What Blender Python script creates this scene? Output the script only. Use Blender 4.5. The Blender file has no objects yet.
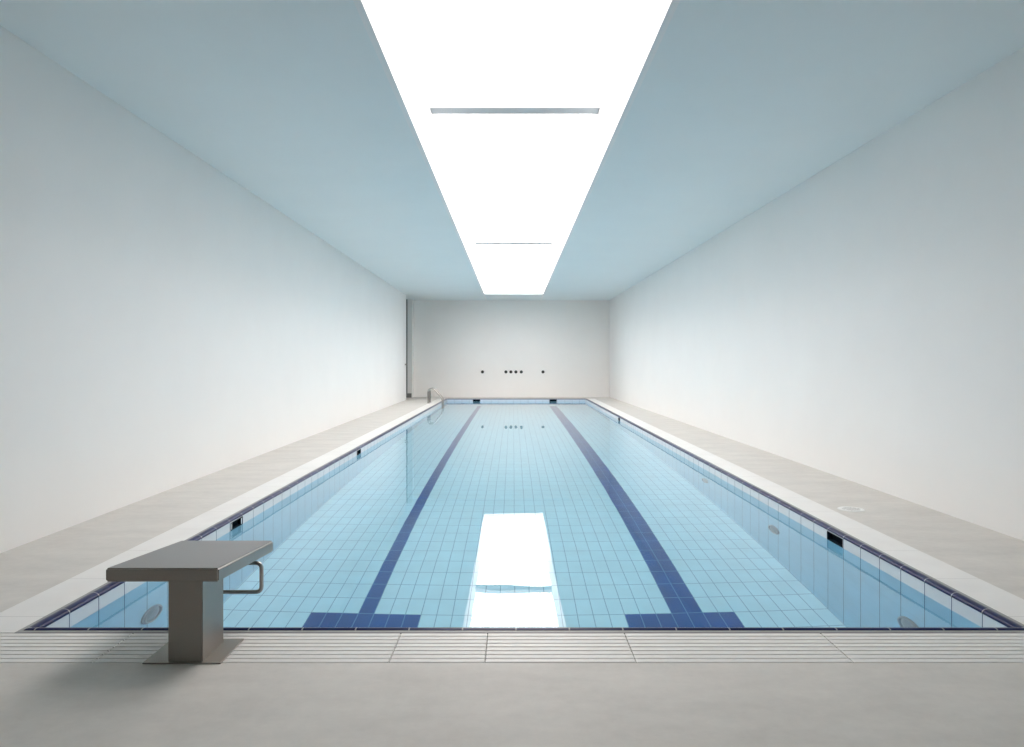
import bpy, bmesh, math
from mathutils import Vector, Matrix

C = bpy.context.scene.collection
scn = bpy.context.scene

# ------------------------------------------------------------------ materials
def new_mat(name):
    m = bpy.data.materials.new(name); m.use_nodes = True
    nt = m.node_tree
    for n in list(nt.nodes): nt.nodes.remove(n)
    out = nt.nodes.new('ShaderNodeOutputMaterial')
    b = nt.nodes.new('ShaderNodeBsdfPrincipled')
    nt.links.new(b.outputs[0], out.inputs[0])
    return m, nt, b

def math_node(nt, op, a, b=None, clamp=False):
    n = nt.nodes.new('ShaderNodeMath'); n.operation = op; n.use_clamp = clamp
    for i, v in enumerate((a, b)):
        if v is None: continue
        if isinstance(v, (int, float)): n.inputs[i].default_value = v
        else: nt.links.new(v, n.inputs[i])
    return n.outputs[0]

def mix_col(nt, fac, a, b):
    n = nt.nodes.new('ShaderNodeMix'); n.data_type = 'RGBA'
    for s, v in ((n.inputs[0], fac), (n.inputs[6], a), (n.inputs[7], b)):
        if hasattr(v, 'is_linked'): nt.links.new(v, s)
        elif isinstance(v, (int, float)): s.default_value = v
        else: s.default_value = (*v, 1)
    return n.outputs[2]

def obj_xyz(nt):
    tc = nt.nodes.new('ShaderNodeTexCoord'); sp = nt.nodes.new('ShaderNodeSeparateXYZ')
    nt.links.new(tc.outputs['Object'], sp.inputs[0])
    return tc, sp

def line_mask(nt, coord, size, off, width):
    """1 on a joint of the given width, repeated every `size` from `off`."""
    t = math_node(nt, 'SUBTRACT', coord, off - width / 2)
    t = math_node(nt, 'DIVIDE', t, size)
    t = math_node(nt, 'FRACT', t)
    return math_node(nt, 'LESS_THAN', t, width / size)

def noise(nt, tc, scale, detail=4, rough=.6, vec_scale=None):
    n = nt.nodes.new('ShaderNodeTexNoise')
    n.inputs['Scale'].default_value = scale; n.inputs['Detail'].default_value = detail
    n.inputs['Roughness'].default_value = rough
    if vec_scale:
        mp = nt.nodes.new('ShaderNodeMapping'); mp.inputs['Scale'].default_value = vec_scale
        nt.links.new(tc.outputs['Object'], mp.inputs[0]); nt.links.new(mp.outputs[0], n.inputs['Vector'])
    else:
        nt.links.new(tc.outputs['Object'], n.inputs['Vector'])
    return n.outputs['Fac']

def rng(nt, v, a, b, c, d):
    n = nt.nodes.new('ShaderNodeMapRange')
    nt.links.new(v, n.inputs[0])
    for i, x in enumerate((a, b, c, d)): n.inputs[i + 1].default_value = x
    return n.outputs[0]

def bump(nt, b, h, strength, dist=.01):
    n = nt.nodes.new('ShaderNodeBump'); n.inputs['Strength'].default_value = strength
    n.inputs['Distance'].default_value = dist
    nt.links.new(h, n.inputs['Height']); nt.links.new(n.outputs[0], b.inputs['Normal'])

def plaster(name, col, var=.03, rough=.85):
    m, nt, b = new_mat(name); tc, sp = obj_xyz(nt)
    f = rng(nt, noise(nt, tc, .9, 5), .3, .7, 0, 1)
    nt.links.new(mix_col(nt, f, [c * (1 - var) for c in col], [min(1, c * (1 + var)) for c in col]), b.inputs['Base Color'])
    b.inputs['Roughness'].default_value = rough
    b.inputs['Specular IOR Level'].default_value = .25
    bump(nt, b, noise(nt, tc, 60, 3), .04, .004)
    return m

def cement(name, col, var=.09, rough=.6):
    m, nt, b = new_mat(name); tc, sp = obj_xyz(nt)
    f1 = noise(nt, tc, 1.6, 6, .65, (1, 2.2, 1)); f2 = noise(nt, tc, 14, 5, .7)
    f = math_node(nt, 'ADD', math_node(nt, 'MULTIPLY', f1, .7), math_node(nt, 'MULTIPLY', f2, .3))
    f = rng(nt, f, .34, .66, 0, 1)
    nt.links.new(mix_col(nt, f, [c * (1 - var) for c in col], [c * (1 + var) for c in col]), b.inputs['Base Color'])
    b.inputs['Roughness'].default_value = rough
    b.inputs['Specular IOR Level'].default_value = .3
    bump(nt, b, f2, .08, .004)
    return m

def tiles(name, col, grout, joints, rough=.25, var=.05, spec=.4):
    """joints: list of (axis, size, offset, width, strength)"""
    m, nt, b = new_mat(name); tc, sp = obj_xyz(nt)
    mask = None
    for ax, size, off, w, s in joints:
        k = line_mask(nt, sp.outputs[ax], size, off, w)
        if s < 1: k = math_node(nt, 'MULTIPLY', k, s)
        mask = k if mask is None else math_node(nt, 'MAXIMUM', mask, k)
    f = rng(nt, noise(nt, tc, 2.5, 3), .3, .7, 0, 1)
    base = mix_col(nt, f, [c * (1 - var) for c in col], [min(1, c * (1 + var)) for c in col])
    nt.links.new(mix_col(nt, mask, base, grout), b.inputs['Base Color'])
    b.inputs['Specular IOR Level'].default_value = spec
    b.inputs['Roughness'].default_value = rough
    return m

def metal(name, col, rough=.4, brush=(1, 40, 1), metallic=1.0):
    m, nt, b = new_mat(name); tc, sp = obj_xyz(nt)
    f = noise(nt, tc, 30, 4, .6, brush)
    nt.links.new(mix_col(nt, rng(nt, f, .3, .7, 0, 1), [c * .9 for c in col], [c * 1.1 for c in col]), b.inputs['Base Color'])
    b.inputs['Metallic'].default_value = metallic
    nt.links.new(rng(nt, f, .3, .7, rough - .05, rough + .07), b.inputs['Roughness'])
    return m

def plain(name, col, rough=.5, metallic=0, spec=.5):
    m, nt, b = new_mat(name); tc, sp = obj_xyz(nt)
    f = rng(nt, noise(nt, tc, 12, 3), .3, .7, 0, 1)
    nt.links.new(mix_col(nt, f, [c * .97 for c in col], [min(1, c * 1.03) for c in col]), b.inputs['Base Color'])
    b.inputs['Roughness'].default_value = rough; b.inputs['Metallic'].default_value = metallic
    b.inputs['Specular IOR Level'].default_value = spec
    return m

M = {}
M['wall'] = plaster('white_plaster', (.86, .855, .84), .012)
M['wall_far'] = plaster('warm_white_plaster', (.88, .86, .835), .012)
M['ceiling'] = plaster('pale_blue_ceiling_paint', (.80, .85, .86), .01)
M['shaft'] = plaster('bright_white_shaft_paint', (.86, .86, .86), .005)
M['deck'] = cement('grey_deck_screed', (.655, .63, .592))
M['coping'] = tiles('white_coping_stone', (.83, .82, .80), (.5, .49, .48), [(1, .72, 4.12, .005, .8)], .45, .03)
M['grate'] = plain('pale_grate_plastic', (.78, .765, .74), .5)
M['grate_base'] = plain('grate_channel_grey', (.62, .60, .57), .7)
M['edge_grey'] = plain('grey_edge_strip', (.33, .33, .335), .5)
NX, NY = .1414, .3225
M['navy_lip'] = tiles('navy_glazed_nosing', (.007, .014, .078), (.60, .60, .62),
                      [(1, .2994, 3.93, .008, .6)], .3, .1, .22)
M['navy_lip_x'] = tiles('navy_glazed_nosing_end', (.007, .014, .078), (.60, .60, .62),
                        [(0, .2985, -2.67, .008, .6)], .3, .1, .22)
FLOORJ = [(0, NX, -1.397, .0075, 1), (1, NY, 6.324, .010, 1)]
M['pool_floor'] = tiles('pale_blue_floor_tile', (.46, .77, .88), (.17, .40, .54), FLOORJ, .3, .05, .1)
M['lane'] = tiles('navy_lane_tile', (.0, .07, .29), (.10, .28, .50), FLOORJ, .3, .14, .05)
M['pool_wall'] = tiles('blue_pool_wall_tile', (.36, .66, .82), (.12, .24, .36),
                       [(1, .2994, 3.93, .009, 1), (2, .30, -.105, .006, .25)], .25, .04)
M['pool_wall_x'] = tiles('blue_pool_end_wall_tile', (.36, .66, .82), (.12, .24, .36),
                         [(0, .2985, -2.67, .009, 1), (2, .30, -.105, .006, .25)], .25, .04)
M['band'] = tiles('white_waterline_tile', (.76, .775, .79), (.16, .20, .26), [(1, .2994, 3.93, .009, 1)], .25, .03)
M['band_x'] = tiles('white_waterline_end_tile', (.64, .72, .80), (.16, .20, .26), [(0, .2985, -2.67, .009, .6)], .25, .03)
M['steel'] = metal('brushed_steel', (.335, .31, .285), .42, (40, 1, 40))
M['steel_top'] = metal('matt_steel_top', (.36, .345, .34), .5, (1, 40, 1))
M['plate'] = metal('dull_steel_plate', (.32, .30, .27), .5, (1, 30, 1))
M['chrome'] = metal('satin_chrome', (.46, .44, .415), .33)
M['dark'] = plain('dark_opening', (.006, .014, .022), .7, 0, .08)  # near-black stands in for shade inside the outlets; their frames share it
M['dark_metal'] = plain('dark_bronze', (.035, .03, .028), .45, .3)
M['lens'] = plain('grey_lamp_lens', (.19, .25, .29), .3)
M['rim'] = plain('grey_lamp_rim', (.20, .26, .30), .35)
M['drain_white'] = plain('white_drain_plastic', (.84, .84, .82), .45)
M['drain_dark'] = plain('drain_slot_grey', (.30, .29, .28), .7)
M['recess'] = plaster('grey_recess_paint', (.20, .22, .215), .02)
M['skirt'] = plain('dark_skirting', (.18, .19, .19), .6)
M['beam'] = plaster('shade_grey_beam_paint', (.42, .45, .47), .01)  # whole beam greyed; the colour stands in for shade on its underside

# opal skylight glass lit from above by the sky
def opal(strength):
    m = bpy.data.materials.new('opal_skylight_glass'); m.use_nodes = True; nt = m.node_tree
    for n in list(nt.nodes): nt.nodes.remove(n)
    out = nt.nodes.new('ShaderNodeOutputMaterial'); e = nt.nodes.new('ShaderNodeEmission')
    e.inputs['Color'].default_value = (1, .928, .893, 1); e.inputs['Strength'].default_value = strength
    nt.links.new(e.outputs[0], out.inputs[0])
    return m
OPAL = [opal(5.6), opal(5.9), opal(7.3)]

# still clear water
m = bpy.data.materials.new('clear_pool_water'); m.use_nodes = True; nt = m.node_tree
for n in list(nt.nodes): nt.nodes.remove(n)
out = nt.nodes.new('ShaderNodeOutputMaterial'); g = nt.nodes.new('ShaderNodeBsdfGlass')
g.inputs['IOR'].default_value = 1.333; g.inputs['Roughness'].default_value = 0
g.inputs['Color'].default_value = (.985, .995, 1, 1)
tc = nt.nodes.new('ShaderNodeTexCoord')
nz = noise(nt, tc, 1.3, 2, .5)
bp = nt.nodes.new('ShaderNodeBump'); bp.inputs['Strength'].default_value = .25; bp.inputs['Distance'].default_value = .006
nt.links.new(nz, bp.inputs['Height']); nt.links.new(bp.outputs[0], g.inputs['Normal'])
nt.links.new(g.outputs[0], out.inputs[0])
M['water'] = m

# ------------------------------------------------------------------ mesh helpers
def obj(name, bm, mat, parent=None, smooth=False):
    bmesh.ops.recalc_face_normals(bm, faces=bm.faces)
    me = bpy.data.meshes.new(name); bm.to_mesh(me); bm.free()
    for x in (mat if isinstance(mat, (list, tuple)) else [mat]): me.materials.append(x)
    if smooth:
        for p in me.polygons: p.use_smooth = True
        me.set_sharp_from_angle(angle=math.radians(35))
    o = bpy.data.objects.new(name, me); C.objects.link(o)
    if parent is not None: o.parent = parent
    return o

def struct(name, bm, mat, smooth=False):
    o = obj(name, bm, mat, None, smooth); o['kind'] = 'structure'; return o

def thing(name, label, cat, loc=(0, 0, 0), group=None, rot=None):
    o = bpy.data.objects.new(name, None); C.objects.link(o)
    o.empty_display_size = .1
    o.location = loc; o['label'] = label; o['category'] = cat
    if rot: o.rotation_euler = rot
    if group: o['group'] = group
    return o

def copy_thing(root, loc, label, rot=None, group=None):
    r = root.copy(); C.objects.link(r); r.location = loc; r['label'] = label
    if rot is not None: r.rotation_euler = rot
    if group: r['group'] = group
    for ch in list(root.children):
        c = ch.copy(); C.objects.link(c); c.parent = r
        for gch in list(ch.children):
            d = gch.copy(); C.objects.link(d); d.parent = c
    return r

def box(bm, x0, x1, y0, y1, z0, z1, bevel=0, seg=2):
    t = bmesh.new()
    bmesh.ops.create_cube(t, size=1)
    for v in t.verts:
        v.co = Vector((x0 + (v.co.x + .5) * (x1 - x0), y0 + (v.co.y + .5) * (y1 - y0), z0 + (v.co.z + .5) * (z1 - z0)))
    if bevel:
        bmesh.ops.bevel(t, geom=t.edges[:], offset=bevel, segments=seg, profile=.5, affect='EDGES')
    merge(bm, t)

def merge(bm, t):
    me = bpy.data.meshes.new('tmp'); t.to_mesh(me); t.free(); bm.from_mesh(me); bpy.data.meshes.remove(me)

def quad(bm, *pts):
    return bm.faces.new([bm.verts.new(p) for p in pts])

def prism(bm, poly, z0, z1):
    n = len(poly)
    lo = [bm.verts.new((x, y, z0)) for x, y in poly]; hi = [bm.verts.new((x, y, z1)) for x, y in poly]
    bm.faces.new(hi); bm.faces.new(lo[::-1])
    for i in range(n): bm.faces.new((lo[i], lo[(i + 1) % n], hi[(i + 1) % n], hi[i]))

def fillet(pts, r, n=6):
    """round the inner corners of a polyline"""
    pts = [Vector(p) for p in pts]; out = [pts[0]]
    for a, b, c in zip(pts, pts[1:], pts[2:]):
        u = (a - b); w = (c - b); rr = min(r, u.length * .49, w.length * .49)
        p0 = b + u.normalized() * rr; p1 = b + w.normalized() * rr
        for k in range(n + 1):
            t = k / n
            out.append((1 - t) ** 2 * p0 + 2 * t * (1 - t) * b + t * t * p1)
    out.append(pts[-1]); return out

def tube(bm, pts, r, seg=14):
    pts = [Vector(p) for p in pts]; rings = []; prev = None
    for i, p in enumerate(pts):
        d = (pts[min(i + 1, len(pts) - 1)] - pts[max(i - 1, 0)]).normalized()
        if prev is None:
            up = Vector((0, 0, 1)) if abs(d.z) < .9 else Vector((1, 0, 0))
            u = d.cross(up).normalized()
        else:
            u = (prev - d * prev.dot(d)).normalized()
        prev = u; w = d.cross(u)
        rings.append([bm.verts.new(p + r * (math.cos(2 * math.pi * k / seg) * u + math.sin(2 * math.pi * k / seg) * w)) for k in range(seg)])
    for a, b in zip(rings, rings[1:]):
        for k in range(seg): bm.faces.new((a[k], a[(k + 1) % seg], b[(k + 1) % seg], b[k]))
    bm.faces.new(rings[0][::-1]); bm.faces.new(rings[-1])

def lathe(bm, prof, seg=32):
    """prof: (radius, height) pairs round +Z; radius 0 closes the end"""
    rings = []
    for r, z in prof:
        if r == 0: rings.append([bm.verts.new((0, 0, z))])
        else: rings.append([bm.verts.new((r * math.cos(2 * math.pi * k / seg), r * math.sin(2 * math.pi * k / seg), z)) for k in range(seg)])
    for a, b in zip(rings, rings[1:]):
        for k in range(seg):
            k2 = (k + 1) % seg
            if len(a) == 1 and len(b) == 1: continue
            if len(a) == 1: bm.faces.new((a[0], b[k], b[k2]))
            elif len(b) == 1: bm.faces.new((a[k], a[k2], b[0]))
            else: bm.faces.new((a[k], a[k2], b[k2], b[k]))

# ------------------------------------------------------------------ layout (metres, camera at y=0 looking along +y)
YB, YF = -3.2, 30.0               # back and far wall
ZC = 4.14                         # ceiling
def XL(y): return -4.02 - (y - 5.5) * .0094
def XR(y): return 4.28 - (y - 5.9) * .006
PY0, PY1 = 3.955, 28.45           # pool, inner faces
PXL = -2.68
def PXR(y): return 2.835 + (y - 4) * .0045
ZW, ZB = -.105, -2.005            # water level, pool floor
LIP, STRIP, COPW = .05, .08, .385
GY0, GY1 = 3.49, PY0 - STRIP      # grating

# inner quad corners and outward offset
INNER = [(PXL, PY0), (PXR(PY0), PY0), (PXR(PY1), PY1), (PXL, PY1)]
OUT = [(-1, -1), (1, -1), (1, 1), (-1, 1)]
def off(d): return [(x + sx * d, y + sy * d) for (x, y), (sx, sy) in zip(INNER, OUT)]
def ring_strip(bm, prof, sides=(0, 1, 2, 3)):
    """profile of (offset, z) swept along chosen sides of the pool rim"""
    loops = [[(x, y, z) for x, y in off(d)] for d, z in prof]
    for s in sides:
        a, b = s, (s + 1) % 4
        for l0, l1 in zip(loops, loops[1:]):
            quad(bm, l0[a], l0[b], l1[b], l1[a])
    bmesh.ops.remove_doubles(bm, verts=bm.verts, dist=1e-5)

# --- deck floor
o_cop = COPW
LX, RX = PXL - o_cop, PXR(PY0) + o_cop
RXF = PXR(PY1) + o_cop
FY = PY1 + STRIP + .02
bm = bmesh.new()
RECX = -6.2
prism(bm, [(XL(YB), YB), (XR(YB), YB), (XR(GY0), GY0), (XL(GY0), GY0)], -.2, 0)
prism(bm, [(XL(GY0), GY0), (LX, GY0), (LX, FY), (XL(FY), FY)], -.2, 0)
prism(bm, [(RX, GY0), (XR(GY0), GY0), (XR(FY), FY), (RXF, FY)], -.2, 0)
prism(bm, [(XL(FY), FY), (XR(FY), FY), (XR(YF), YF), (XL(YF), YF)], -.2, 0)
prism(bm, [(RECX, 27.3), (XL(27.3), 27.3), (XL(29.6), 29.6), (RECX, 29.6)], -.2, 0)
struct('floor', bm, M['deck'])

# --- coping slabs along the sides and the far end
def coping(name, poly):
    bm = bmesh.new(); prism(bm, poly, -.2, .002); return struct(name, bm, M['coping'])
s = off(STRIP)
coping('coping_left', [(LX, GY1), (s[0][0], s[0][1]), (s[3][0], s[3][1]), (LX, FY)])
coping('coping_right', [(s[1][0], s[1][1]), (RX, GY1), (RXF, FY), (s[2][0], s[2][1])])
bm = bmesh.new(); ring_strip(bm, [(STRIP, -.05), (STRIP, .0015), (STRIP - .008, .003), (LIP, .003), (LIP, -.02)])
struct('trim_1', bm, M['edge_grey'])
prof = [(LIP, -.02), (LIP, .005), (.042, .009), (.028, .009), (.012, .005), (.002, -.003), (-.003, -.012), (-.003, -.019), (0, -.019)]
bm = bmesh.new(); ring_strip(bm, prof, (1, 3)); struct('trim_2', bm, M['navy_lip'], True)
bm = bmesh.new(); ring_strip(bm, prof, (0, 2)); struct('trim_3', bm, M['navy_lip_x'], True)

# --- pool walls; the waterline band has real openings for the overflow outlets
HZ0, HZ1 = -.102, -.030
side_holes = {'left': [(6.68, 6.90), (12.03, 12.31)], 'right': [(6.045, 6.33), (19.0, 19.28)]}
far_holes = [(-1.62, -1.34), (1.49, 1.77)]
def band(name, a0, a1, holes, pt, mat):
    bm = bmesh.new(); cur = a0
    for h0, h1 in sorted(holes):
        quad(bm, pt(cur, ZW - .002), pt(h0, ZW - .002), pt(h0, -.016), pt(cur, -.016))
        quad(bm, pt(h0, ZW - .002), pt(h1, ZW - .002), pt(h1, HZ0), pt(h0, HZ0))
        quad(bm, pt(h0, HZ1), pt(h1, HZ1), pt(h1, -.016), pt(h0, -.02))
        cur = h1
    quad(bm, pt(cur, ZW - .002), pt(a1, ZW - .002), pt(a1, -.016), pt(cur, -.016))
    struct(name, bm, mat)
ptL = lambda a, z: (PXL, a, z)
ptR = lambda a, z: (PXR(a), a, z)
ptF = lambda a, z: (a, PY1, z)
ptN = lambda a, z: (a, PY0, z)
band('waterline_band_left', PY0, PY1, side_holes['left'], ptL, M['band'])
band('waterline_band_right', PY0, PY1, side_holes['right'], ptR, M['band'])
band('waterline_band_far', PXL, PXR(PY1), far_holes, ptF, M['band_x'])
band('waterline_band_near', PXL, PXR(PY0), [], ptN, M['band_x'])
def pwall(name, a0, a1, pt, mat):
    bm = bmesh.new(); quad(bm, pt(a0, ZB), pt(a1, ZB), pt(a1, ZW - .002), pt(a0, ZW - .002)); struct(name, bm, mat)
pwall('pool_wall_left', PY0, PY1, ptL, M['pool_wall'])
pwall('pool_wall_right', PY0, PY1, ptR, M['pool_wall'])
pwall('pool_wall_far', PXL, PXR(PY1), ptF, M['pool_wall_x'])
pwall('pool_wall_near', PXL, PXR(PY0), ptN, M['pool_wall_x'])
bm = bmesh.new(); quad(bm, *[(x, y, ZB) for x, y in INNER]); struct('pool_floor', bm, M['pool_floor'])

# lane markings laid in navy tile (a long line with a cross bar at the near end)
def lane(x0, x1, c0, c1):
    bm = bmesh.new()
    prism(bm, [(x0, 6.324), (x1, 6.324), (x1, 27.6), (x0, 27.6)], ZB, ZB + .002)
    prism(bm, [(c0, 6.324 - NY), (c1, 6.324 - NY), (c1, 6.324), (c0, 6.324)], ZB, ZB + .002)
    return bm
g = lambda k: -1.397 + NX * k
struct('lane_line', lane(g(0), g(1), g(-3), g(4)), M['lane'])
struct('lane_line', lane(g(20), g(22), g(17), g(24)), M['lane'])

# water
bm = bmesh.new(); quad(bm, *[(x, y, ZW) for x, y in INNER])
w = obj('pool_water', bm, M['water'])
if w.data.polygons[0].normal.z < 0: w.data.flip_normals()
w['kind'] = 'stuff'; w['label'] = 'still clear blue water filling the long tiled pool'; w['category'] = 'water'

# --- room shell
T = .2
bm = bmesh.new(); prism(bm, [(XL(YB), YB), (XL(27.7), 27.7), (XL(27.7) - T, 27.7), (XL(YB) - T, YB)], 0, ZC)
prism(bm, [(XL(29.5), 29.5), (XL(YF), YF), (XL(YF) - T, YF), (XL(29.5) - T, 29.5)], 0, ZC)
struct('wall_left', bm, M['wall'])
bm = bmesh.new(); prism(bm, [(XR(YB), YB), (XR(YF), YF), (XR(YF) + T, YF), (XR(YB) + T, YB)], 0, ZC); struct('wall_right', bm, M['wall'])
bm = bmesh.new(); prism(bm, [(XL(YF) - T, YF), (XR(YF) + T, YF), (XR(YF) + T, YF + T), (XL(YF) - T, YF + T)], 0, ZC); struct('wall_far', bm, M['wall_far'])
bm = bmesh.new(); prism(bm, [(XL(YB) - T, YB - T), (XR(YB) + T, YB - T), (XR(YB) + T, YB), (XL(YB) - T, YB)], 0, ZC); struct('wall_back', bm, M['recess'])  # unseen wall, given dark grey paint to dim the near end
# side passage behind the gap in the left wall
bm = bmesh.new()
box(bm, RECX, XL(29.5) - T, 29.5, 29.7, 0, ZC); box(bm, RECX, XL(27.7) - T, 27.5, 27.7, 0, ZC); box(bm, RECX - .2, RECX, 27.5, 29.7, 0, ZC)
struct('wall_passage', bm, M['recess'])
bm = bmesh.new(); box(bm, RECX, XL(29.5) - .03, 29.47, 29.5, 0, .18); struct('baseboard_passage', bm, M['skirt'])

# ceiling with the long skylight opening
SX0, SX1, SY0, SY1 = -1.108, 1.160, 4.8, 27.2
SYT = 31.8
ZG, ZBM = 5.126, 4.89
bm = bmesh.new()
def cq(p): prism(bm, p, ZC, ZC + .12)
cq([(XL(YB) - T, YB - T), (XR(YB) + T, YB - T), (XR(SY0) + T, SY0 - .001), (XL(SY0) - T, SY0 - .001)])
cq([(XL(SY1) - T, SY1 + .001), (XR(SY1) + T, SY1 + .001), (XR(YF) + T, YF + T), (XL(YF) - T, YF + T)])
cq([(XL(SY0) - T, SY0), (SX0 - .001, SY0), (SX0 - .001, SY1), (XL(SY1) - T, SY1)])
cq([(SX1 + .001, SY0), (XR(SY0) + T, SY0), (XR(SY1) + T, SY1), (SX1 + .001, SY1)])
box(bm, RECX - .2, XL(28.4) - T, 27.4, 29.9, ZC, ZC + .12)
struct('ceiling', bm, M['ceiling'])
bm = bmesh.new(); t = .06
box(bm, SX0 - t, SX0, SY0, SYT, ZC - .001, ZG); box(bm, SX1, SX1 + t, SY0, SYT, ZC - .001, ZG)
box(bm, SX0 - t, SX1 + t, SY0 - t, SY0, ZC - .001, ZG); quad(bm, (SX0, SY1, ZC), (SX1, SY1, ZC), (SX1, SYT, ZG), (SX0, SYT, ZG))
struct('skylight_shaft', bm, M['shaft'])
beams = [(9.34, 9.58, ZBM), (20.7, 21.12, 5.03)]
for y0, y1, zb in beams:
    bm = bmesh.new(); box(bm, SX0, SX1, y0, y1, zb, ZG, .004, 1); struct('skylight_beam', bm, M['beam'])
edges = [SY0] + [v for b in beams for v in b[:2]] + [SYT]
for i in range(3):
    bm = bmesh.new(); box(bm, SX0, SX1, edges[2 * i], edges[2 * i + 1], ZG, ZG + .03)
    struct('window_%d' % (i + 1), bm, OPAL[i])

# ------------------------------------------------------------------ drain grating, one section at a time
joints = [LX, -2.10, -.62, -.14, .615, 1.70, RX]
names = ['leftmost section, at the left pool corner', 'second section, carrying the starting block',
         'short third section from the left', 'middle section before the white skylight reflection',
         'second section from the right', 'rightmost section, at the right pool corner']
nsl = 8; pitch = (GY1 - GY0) / nsl
PLX0, PLX1, PLY0, PLY1 = -1.84, -1.45, 3.472, 3.777
for i, (a, b) in enumerate(zip(joints, joints[1:])):
    t = thing('drain_grate', 'pale ribbed near-edge overflow grate, ' + names[i], 'drain grate', ((a + b) / 2, (GY0 + GY1) / 2, 0), 'overflow grates along the near pool edge')
    cx, cy = (a + b) / 2, (GY0 + GY1) / 2
    bm = bmesh.new(); box(bm, a + .002 - cx, b - .002 - cx, GY0 + .006 - cy, GY1 - .001 - cy, -.06, -.005)
    obj('channel', bm, M['grate_base'], t)
    bm = bmesh.new()
    for k in range(nsl):
        y0 = GY0 + .006 + k * (pitch - .0006) - cy
        box(bm, a + .0012 - cx, b - .0012 - cx, y0, y0 + pitch - .0055, -.012, .001, .003, 1)
    obj('slats', bm, M['grate'], t)
bm = bmesh.new(); box(bm, LX, RX, GY0, GY1, -.2, -.06); struct('trim_5', bm, M['grate_base'])

# ------------------------------------------------------------------ starting block
BX, BY = -1.63, 3.61
t = thing('starting_block', 'grey steel pool starting block with sloping platform on a square post', 'starting block', (BX, BY, 0))
bm = bmesh.new(); box(bm, PLX0 - BX, PLX1 - BX, PLY0 - BY, PLY1 - BY, .001, .008, .002, 1)
base = obj('base_plate', bm, M['plate'], t)
def plat_z(y): return .482 - .064 * (y - 3.45) / .79
bm = bmesh.new()
cx0, cx1, cy0, cy1 = -1.716 - BX, -1.545 - BX, 3.482 - BY, 3.737 - BY
tb = bmesh.new(); bmesh.ops.create_cube(tb, size=1)
for v in tb.verts:
    x = cx0 if v.co.x < 0 else cx1; y = cy0 if v.co.y < 0 else cy1
    v.co = Vector((x, y, .007 if v.co.z < 0 else plat_z(y + BY) - .05))
bmesh.ops.bevel(tb, geom=[e for e in tb.edges if abs(e.verts[0].co.z - e.verts[1].co.z) > .2], offset=.004, segments=2, affect='EDGES')
merge(bm, tb)
obj('post', bm, M['steel'], t)
# platform: folded steel tray with rounded rim
bm = bmesh.new(); tb = bmesh.new(); bmesh.ops.create_cube(tb, size=1)
for v in tb.verts:
    x = (-2.010 if v.co.x < 0 else -1.452) - BX; y = 3.45 if v.co.y < 0 else 4.24
    v.co = Vector((x, y - BY, plat_z(y) - (.066 if v.co.z < 0 else 0)))
bmesh.ops.bevel(tb, geom=tb.edges[:], offset=.007, segments=3, affect='EDGES')
merge(bm, tb)
obj('platform', bm, M['steel'], t, True)
tb = bmesh.new(); bmesh.ops.create_cube(tb, size=1)
for v in tb.verts:
    x = (-2.002 if v.co.x < 0 else -1.460) - BX; y = 3.458 if v.co.y < 0 else 4.232
    v.co = Vector((x, y - BY, plat_z(y) + (-.002 if v.co.z < 0 else .0015)))
obj('tread', tb, M['steel_top'], t)
# backstroke grip: closed loop below the platform, held off the post by two stubs
bm = bmesh.new(); yh = 4.0 - BY
xl, xr, zl, zu = -1.826 - BX, -1.437 - BX, .186, .352
loop = [(-1.63 - BX, yh, zl), (xr, yh, zl), (xr, yh, zu), (xl, yh, zu), (xl, yh, zl), (-1.63 - BX, yh, zl)]
tube(bm, fillet(loop, .035), .0115)
for x in (-1.715, -1.685):
    tube(bm, [(x - BX, 3.735 - BY, zl), (x - BX, yh, zl)], .011)
    tube(bm, [(x - BX, 3.735 - BY, zu), (x - BX, yh, zu)], .011)
obj('grab_bar', bm, M['chrome'], t, True)

# ------------------------------------------------------------------ pool ladder at the far left
LY = 25.6
t = thing('pool_ladder', 'steel pool ladder with arched handrails at the far left pool edge', 'ladder', (-3.07, LY, 0))
for dy in (-.24, .24):
    path = [(0, dy, -.02), (0, dy, .535), (.19, dy, .535), (.51, dy, .15), (.51, dy, -1.25)]
    bm = bmesh.new(); tube(bm, fillet(path, .11, 8), .021)
    fl = bmesh.new(); lathe(fl, [(0, .003), (.058, .003), (.058, .012), (.034, .02), (0, .02)], 20)
    bmesh.ops.translate(fl, verts=fl.verts, vec=(0, dy, 0)); merge(bm, fl)
    hr = obj('handrail', bm, M['chrome'], t, True)
    bm = bmesh.new(); tube(bm, [(0, dy, .003), (0, dy, .43)], .034); obj('post_sleeve', bm, M['steel'], hr, True)
for z in (-.35, -.65, -.95):
    bm = bmesh.new(); box(bm, .47, .55, -.25, .25, z - .015, z + .015, .006, 2); obj('tread', bm, M['chrome'], t)

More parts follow.
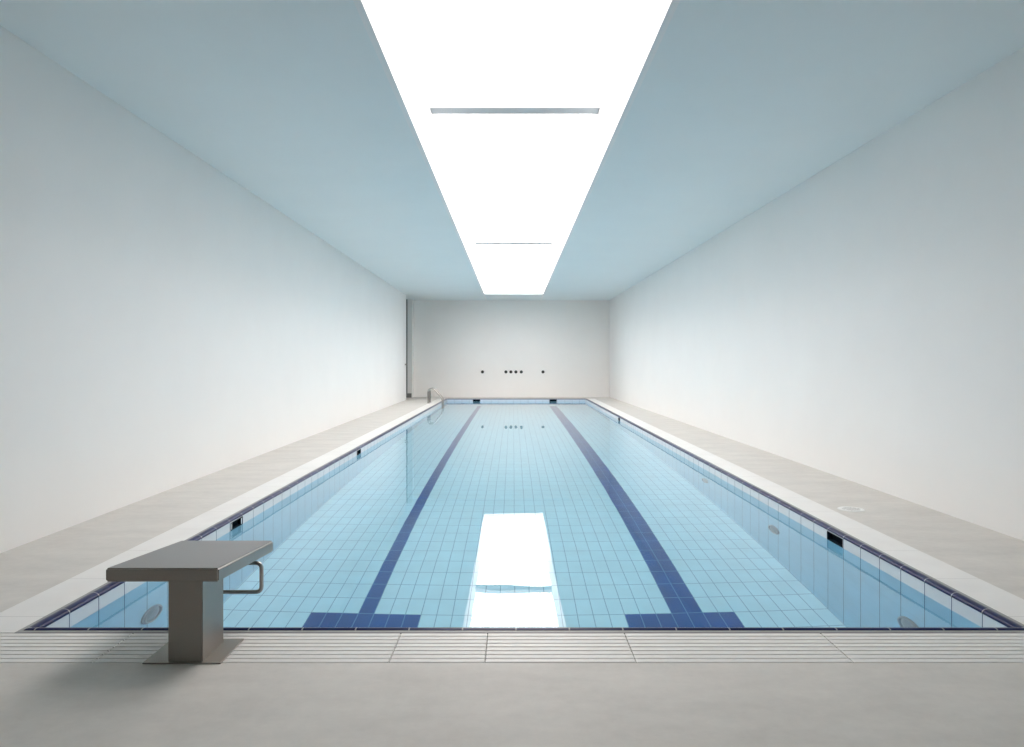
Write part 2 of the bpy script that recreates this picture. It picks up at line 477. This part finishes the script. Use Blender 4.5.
# ------------------------------------------------------------------ dark round knobs on the far wall
bmp = bmesh.new(); lathe(bmp, [(0, 0), (.066, 0), (.066, .008), (.060, .014), (0, .014)], 24)
bmk = bmesh.new(); lathe(bmk, [(.022, .012), (.020, .03), (.040, .042), (.044, .058), (.034, .070), (0, .074)], 24)
RX90 = (math.radians(90), 0, 0)
kn = [(-1.307, 'dark round knob alone on the far wall, left of the row of four'),
      (-.304, 'dark round knob on the far wall, leftmost of the row of four'),
      (-.090, 'dark round knob on the far wall, second from the left in the row of four'),
      (.124, 'dark round knob on the far wall, third from the left in the row of four'),
      (.356, 'dark round knob on the far wall, rightmost of the row of four'),
      (1.286, 'dark round knob alone on the far wall, right of the row of four')]
k0 = None
for x, lab in kn:
    loc = (x, YF - .001, 1.076)
    if k0 is None:
        k0 = thing('wall_knob', lab, 'wall knob', loc, 'dark knobs on the far wall', RX90)
        obj('plate', bmp, M['dark_metal'], k0, True); obj('knob', bmk, M['dark_metal'], k0, True)
    else: copy_thing(k0, loc, lab)

# ------------------------------------------------------------------ overflow outlets in the waterline band
def outlet(loc, rot, label, w):
    t = thing('overflow_outlet', label, 'overflow outlet', loc, 'dark overflow outlets below the pool edge', rot)
    h = HZ1 - HZ0; DEP = .042
    bm = bmesh.new()     # open box going back into the wall (+y local)
    quad(bm, (-w/2, DEP, 0), (w/2, DEP, 0), (w/2, DEP, h), (-w/2, DEP, h))
    quad(bm, (-w/2, 0, 0), (w/2, 0, 0), (w/2, DEP, 0), (-w/2, DEP, 0)); quad(bm, (-w/2, 0, h), (w/2, 0, h), (w/2, DEP, h), (-w/2, DEP, h))
    quad(bm, (-w/2, 0, 0), (-w/2, DEP, 0), (-w/2, DEP, h), (-w/2, 0, h)); quad(bm, (w/2, 0, 0), (w/2, DEP, 0), (w/2, DEP, h), (w/2, 0, h))
    bmesh.ops.remove_doubles(bm, verts=bm.verts, dist=1e-5)
    obj('throat', bm, M['dark'], t)
    bm = bmesh.new(); e = .008
    box(bm, -w/2 - e, w/2 + e, -.003, .001, -.002, e - .002); box(bm, -w/2 - e, w/2 + e, -.003, .001, h - e + .002, h + .002)
    box(bm, -w/2 - e, -w/2 + .002, -.003, .001, e - .002, h - e + .002); box(bm, w/2 - .002, w/2 + e, -.003, .001, e - .002, h - e + .002)
    obj('frame', bm, M['dark'], t)
mid = lambda h: (h[0] + h[1]) / 2
PI = math.pi
outlet((PXL, mid(side_holes['left'][0]), HZ0), (0, 0, PI / 2), 'dark overflow outlet in the left pool wall, nearer one behind the starting block', .28)
outlet((PXL, mid(side_holes['left'][1]), HZ0), (0, 0, PI / 2), 'dark overflow outlet in the left pool wall, farther one midway along', .28)
y = mid(side_holes['right'][0]); outlet((PXR(y), y, HZ0), (0, 0, -PI / 2), 'dark overflow outlet in the right pool wall, the near one looking largest', .285)
y = mid(side_holes['right'][1]); outlet((PXR(y), y, HZ0), (0, 0, -PI / 2), 'tiny dark overflow outlet in the right pool wall near the far end', .28)
outlet((mid(far_holes[0]), PY1, HZ0), (0, 0, 0), 'dark overflow outlet in the far pool wall, left one', .28)
outlet((mid(far_holes[1]), PY1, HZ0), (0, 0, 0), 'dark overflow outlet in the far pool wall, right one', .28)

# ------------------------------------------------------------------ underwater lamps
u0 = None
bmr = bmesh.new(); lathe(bmr, [(.105, .006), (.112, .024), (.128, .024), (.140, .012), (.142, 0)], 40)
bml = bmesh.new(); lathe(bml, [(.107, .008), (.09, .016), (.05, .022), (0, .024)], 40)
for side, y, z, lab in (('R', 5.00, -.96, 'round grey underwater lamp on the right pool wall, nearest one by the front corner'),
                        ('R', 7.63, -1.02, 'round grey underwater lamp on the right pool wall, middle of three'),
                        ('R', 10.40, -.98, 'round grey underwater lamp on the right pool wall, farthest of three'),
                        ('L', 5.18, -.90, 'round grey underwater lamp on the left pool wall, left of the starting block')):
    rot = (0, math.radians(-90 if side == 'R' else 90), 0)
    loc = (PXR(y) - .001 if side == 'R' else PXL + .001, y, z)
    if u0 is None:
        u0 = thing('underwater_lamp', lab, 'underwater lamp', loc, 'round underwater lamps', rot)
        obj('rim', bmr, M['rim'], u0, True); obj('lens', bml, M['lens'], u0, True)
    else: copy_thing(u0, loc, lab, rot)

# ------------------------------------------------------------------ floor drain on the right deck
t = thing('floor_drain', 'flat white round drain cover on the grey deck by the right wall', 'drain', (3.44, 7.12, 0))
bm = bmesh.new(); lathe(bm, [(.104, .001), (.106, .007), (.122, .007), (.130, .001)], 40); obj('rim', bm, M['drain_white'], t, True)
bm = bmesh.new(); lathe(bm, [(.105, .001), (.105, .005), (0, .006)], 40); obj('cover', bm, M['drain_white'], t, True)
bm = bmesh.new()
for k in range(-3, 4):
    L = math.sqrt(max(.0, .082 ** 2 - (k * .026) ** 2))
    if L > .02: box(bm, k * .026 - .004, k * .026 + .004, -L, L, .0055, .0068)
obj('slots', bm, M['drain_dark'], t)

# ------------------------------------------------------------------ lever handle at the end of the left wall
hx = XL(27.36)
t = thing('door_handle', 'small grey lever handle at the end of the left wall by the passage', 'handle', (hx, 27.36, 1.40))
bm = bmesh.new(); lathe(bm, [(0, 0), (.04, 0), (.04, .012), (0, .014)], 20)
bmesh.ops.rotate(bm, verts=bm.verts, matrix=Matrix.Rotation(math.radians(90), 3, 'Y')); obj('rosette', bm, M['chrome'], t, True)
bm = bmesh.new(); tube(bm, fillet([(.005, 0, 0), (.085, 0, 0), (.085, -.15, 0)], .03), .02); obj('lever', bm, M['plate'], t, True)

# ------------------------------------------------------------------ camera
F, VX, VY = 700.0, 513.0, 362.0
cam = bpy.data.cameras.new('camera'); co = bpy.data.objects.new('camera', cam); C.objects.link(co)
cam.sensor_fit = 'HORIZONTAL'; cam.sensor_width = 36; cam.lens = F / 1024 * 36
cam.shift_x = (512 - VX) / 1024; cam.shift_y = (VY - 373.5) / 1024
co.location = (0, 0, 1.5); co.rotation_euler = (math.radians(90), 0, 0)
cam.clip_start = .02; cam.clip_end = 200
scn.camera = co

# ------------------------------------------------------------------ world and look
wd = bpy.data.worlds.new('world'); scn.world = wd; wd.use_nodes = True
wd.node_tree.nodes['Background'].inputs[0].default_value = (.8, .9, 1, 1)
wd.node_tree.nodes['Background'].inputs[1].default_value = .05
scn.view_settings.view_transform = 'Standard'
scn.view_settings.look = 'None'
scn.view_settings.exposure = 0.23
cy = scn.cycles
cy.use_denoising = True
try: cy.denoiser = 'OPENIMAGEDENOISE'
except Exception: pass
cy.max_bounces = 14; cy.diffuse_bounces = 7; cy.glossy_bounces = 5; cy.transmission_bounces = 8
cy.caustics_refractive = True; cy.caustics_reflective = True; cy.blur_glossy = .3
cy.sample_clamp_indirect = 12
